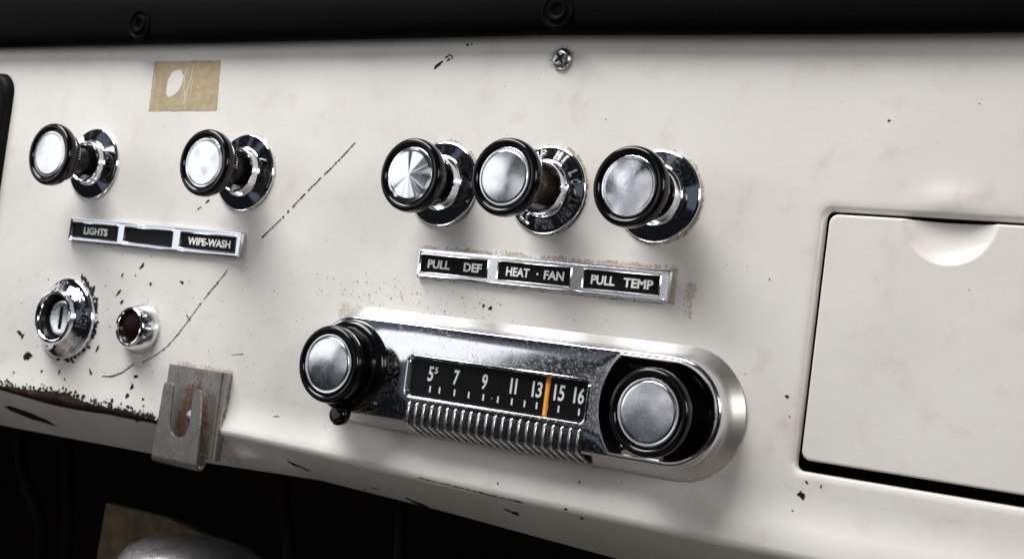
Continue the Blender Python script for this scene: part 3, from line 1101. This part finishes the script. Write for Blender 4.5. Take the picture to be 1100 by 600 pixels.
box(bm, -81.7 + DX, -80.5 + DX, -12.48, -12.42, -112.0 + DZ, -98.2 + DZ)
obj('pointer_stripe', bm, YELLOW, dial)
bm = bmesh.new()
box(bm, wx0 - .2, wx1 + .2, -13.4, -12.9, wz0 - .2, wz1 + .2)
obj('dial_glass', bm, GLASS, t)

# radio knobs
kt = bpy.data.objects.new('tuning_knob', None)
C.objects.link(kt)
kt.parent = t
kt.location = Vector((KX, 0, -.9)) * MM


def radio_knob(name, x, z, L, dm, dome, extra=False):
    bm = bmesh.new()
    f = [(0, -7.0), (9.5, -7.0), (9.5, -(L - 14)), (15.2, -(L - 13.8)), (15.9, -(L - 12.6)), (16.1, -(L - 7.2)), (16.7, -(L - 6.4)), (17.6, -(L - 5.2)), (18.1, -(L - 3.6))]
    for q in range(13):
        a = PI * q / 12
        f.append((16.25 + 1.9 * math.cos(a), -(L - 2.2 + 3.0 * math.sin(a) ** .8)))
    f += [(14.3, -(L - 1.2)), (0, -(L - 1.2))]
    lathe(bm, f, seg=140, rfun=lambda i, s: (1.0 if i not in (4, 5) else (1.018 if s % 2 else .982)))
    o = obj(name, bm, BLACK, t, ang=45, loc=(x, 0, z))
    bm = bmesh.new()
    dr = 14.0
    pf = [(dr - .05, -(L - 1.15)), (dr - .1, -(L + .1)), (dr - .6, -(L + .3)), (dr - 1.5, -(L + .0))]
    for i in range(15):
        r = (dr - 1.7) * (1 - i / 14)
        pf.append((r, -(L - .05 + dome * (1 - (r / dr) ** 2))))
    lathe(bm, pf, seg=96)
    obj('face_disc', bm, dm, o, ang=50)
    return o


bpy.data.objects.remove(kt)
radio_knob('tuning_knob', KX, -.9, 29.5, DISC_R, .8)
radio_knob('volume_knob', -84.6, -.9, 30, DISC_R, 1.6)
bm = bmesh.new()
lathe(bm, [(21.9, -13.6), (21.9, -15.0), (21.3, -16.4), (19.8, -17.4), (18.4, -17.8), (17.8, -19.6), (9, -19.8)], -84.6, -.9, 96)
# lever ear hanging below the ring
tube(bm, [(-81.0, -16.2, -16.5), (-80.0, -18.5, -20.5), (-79.4, -21.0, -22.6), (-79.0, -23.2, -23.6), (-78.9, -25.6, -23.8), (-78.9, -27.0, -23.8)], [2.4, 2.8, 4.1, 4.9, 4.7, 3.2], 16)
obj('tone_lever', bm, BLACK, t, ang=45)

# ------------------------------------------------------------------ steel clip with forked tab
t = thing('hanging_clip', 'rusty steel clip with a forked slotted tab screwed to the lower edge of the panel', 'clip', (-299, 0, -140))


def sheet(bm, sec, z0, z1, th, axis='z'):
    """sheet metal: a polyline section (u, y) given thickness and swept along the other axis"""
    n = len(sec)
    nor = []
    for i in range(n):
        a = Vector(sec[max(i - 1, 0)])
        b = Vector(sec[min(i + 1, n - 1)])
        d = (b - a).normalized()
        nor.append(Vector((-d.y, d.x)))
    vs = {}
    for k, s in enumerate((z0, z1)):
        for side in (0, 1):
            for i in range(n):
                p = Vector(sec[i]) + nor[i] * (th if side else 0)
                co = (p.x, p.y, s) if axis == 'z' else (s, p.y, p.x)
                vs[k, side, i] = bm.verts.new(co)
    for i in range(n - 1):
        for side in (0, 1):
            bm.faces.new((vs[0, side, i], vs[1, side, i], vs[1, side, i + 1], vs[0, side, i + 1]))
        for k in (0, 1):
            bm.faces.new((vs[k, 0, i], vs[k, 1, i], vs[k, 1, i + 1], vs[k, 0, i + 1]))
    for i in (0, n - 1):
        bm.faces.new((vs[0, 0, i], vs[1, 0, i], vs[1, 1, i], vs[0, 1, i]))


bm = bmesh.new()
sec = [(-19.6, -6.0), (17.6, -6.0)] + [(17.6 + 3 * math.sin(a), -3.0 - 3 * math.cos(a)) for a in [PI / 2 * i / 6 for i in range(1, 7)]] + [(20.6, -.05)]
sheet(bm, sec, 23.2, -22.2, 1.1)
bmesh.ops.remove_doubles(bm, verts=bm.verts, dist=1e-4)
plate = obj('back_plate', bm, BRACKET, t, ang=30)
# tab: fork outline
out = [(-16.6, -24.6), (16.2, -24.6), (15.4, -10), (13.2, 9.5)]
R1 = 2.9
out += [(10.2 + R1 * math.cos(a), 10.2 + R1 * math.sin(a)) for a in [PI * i / 8 for i in range(0, 9)]]
out += [(7.2, -4.5)] + [(.2 + 7.0 * math.cos(a), -5.5 + 7.2 * math.sin(a)) for a in [-PI * i / 12 for i in range(1, 12)]] + [(-6.8, -4.5), (-7.3, 11.2)]
out += [(-11.2 + 3.8 * math.cos(a), 11.8 + 2.6 * math.sin(a)) for a in [PI * i / 8 for i in range(0, 9)]]
bm = bmesh.new()
ys = (-12.6, -11.5)
va = [bm.verts.new((x, -12.6, z)) for x, z in out]
r = fill(bm, va)
ex = bmesh.ops.extrude_face_region(bm, geom=list(bm.faces))
for v in [q for q in ex['geom'] if isinstance(q, bmesh.types.BMVert)]:
    v.co.y = -11.45
es = [e for e in bm.edges if len(e.link_faces) == 2 and e.calc_face_angle(0) > 1.0]
bmesh.ops.bevel(bm, geom=es, offset=.22, segments=2, affect='EDGES')
sec = [(-24.4 , -12.6)] + [(-24.6 - 3.3 * math.sin(a), -9.3 - 3.3 * math.cos(a)) for a in [PI * i / 12 for i in range(1, 12)]] + [(-24.4, -6.0), (-20, -6.0)]
sheet(bm, sec, -16.6, 16.3, -1.1, axis='x')
obj('forked_tab', bm, BRACKET, t, ang=35)
bm = bmesh.new()
lathe(bm, [(4.2, -6.5), (4.2, -7.9), (3.7, -8.9), (2.4, -9.5), (0, -9.6)], 4.2, -2.0, 32)
obj('screw_head', bm, chrome('clip_screw_steel', .2, .3, tint=(.55, .55, .56)), t)

# ------------------------------------------------------------------ under the dashboard
DARK = simple('dark_underside', (.006, .005, .0045), .9, nz=(.01, (.014, .009, .006), .4, .7), spec=.1)  # near-black colour keeps the footwell in shade where lamp light spills in
bm = bmesh.new()
loops(bm, [rrect(-1500, 700, -900, 30, 40, 15, nc=4), rrect(-1500, 700, -900, 30, 40, 520, nc=4)], cap_last=True)
fw = obj('footwell', bm, DARK)
fw['kind'] = 'structure'
bm = bmesh.new()
vs = []
cor = [(-524.9, -228.4), (-464.1, -228.0), (-409, -236.5), (-396, -300), (-540, -300)]
a = [bm.verts.new((x, 150 - (z + 228) * .15, z)) for x, z in cor]
b = [bm.verts.new((x, 156 - (z + 228) * .15, z)) for x, z in cor]
bm.faces.new(a)
bm.faces.new(b[::-1])
for i in range(5):
    j = (i + 1) % 5
    bm.faces.new((a[i], b[i], b[j], a[j]))
BOARD = simple('fibre_board', (.23, .185, .115), .9, nz=(.08, (.12, .097, .058), .35, .7), bump=(.5, .5, 1.0), spec=.1)
tag(obj('insulation_board', bm, BOARD), 'dim tan fibre board in the dark space under the dashboard', 'board')
bm = bmesh.new()
lathe(bm, [(47, 60), (46.5, 18), (44, 6), (39, -2), (31, -7), (20, -10.5), (9, -11.8), (0, -12)], seg=64)
for v in bm.verts:                                      # dome points up
    v.co = Vector((v.co.x, v.co.z, -v.co.y))
o = obj('metal_housing', bm, simple('dull_grey_metal', (.62, .61, .63), .34, .85, nz=(.05, (.42, .40, .40), .4, .7), bump=(.2, .1, .5)), loc=(-352, 66, -229))
tag(o, 'rounded dull grey metal housing below the clip, cut off by the bottom edge', 'metal housing')
CABLE = simple('black_cable', (.004, .004, .005), .6, spec=.06)
for path, r, lab, m in (([(-590, 120, -190), (-575, 120, -222), (-552, 120, -250), (-545, 118, -300)], 4.5, 'dark bent hose at the far left under the dashboard', CABLE),
                        ([(-503, 90, -180), (-494, 90, -215), (-490, 92, -260), (-488, 92, -310)], 4, 'thin dark cable left of the fibre board', CABLE),
                        ([(-226, 90, -150), (-226.5, 90, -180), (-224.5, 90, -207), (-224, 92, -260)], 3, 'thin grey cable hanging right of the metal housing', simple('grey_cable', (.014, .014, .016), .6, spec=.15)),
                        ([(-318, 90, -150), (-313.6, 90, -180), (-302, 90, -222), (-296, 92, -270)], 3.5, 'brownish cable hanging right of the clip', simple('brown_cable', (.010, .006, .004), .7, spec=.1)),
                        ([(-560, 200, -262), (-545, 200, -272), (-535, 200, -276), (-520, 200, -310)], 7, 'dark red wire loom in the lower left corner', simple('red_wire', (.12, .008, .010), .6))):
    bm = bmesh.new()
    # smooth the path
    pts = [Vector(p) for p in path]
    sm = []
    for i in range(len(pts) - 1):
        p0, p1, p2, p3 = pts[max(i - 1, 0)], pts[i], pts[i + 1], pts[min(i + 2, len(pts) - 1)]
        for k in range(8):
            s = k / 8
            sm.append(.5 * ((2 * p1) + (p2 - p0) * s + (2 * p0 - 5 * p1 + 4 * p2 - p3) * s * s + (3 * p1 - p0 - 3 * p2 + p3) * s ** 3))
    sm.append(pts[-1])
    tube(bm, sm, r, 12)
    tag(obj('cable', bm, m), lab, 'cable')
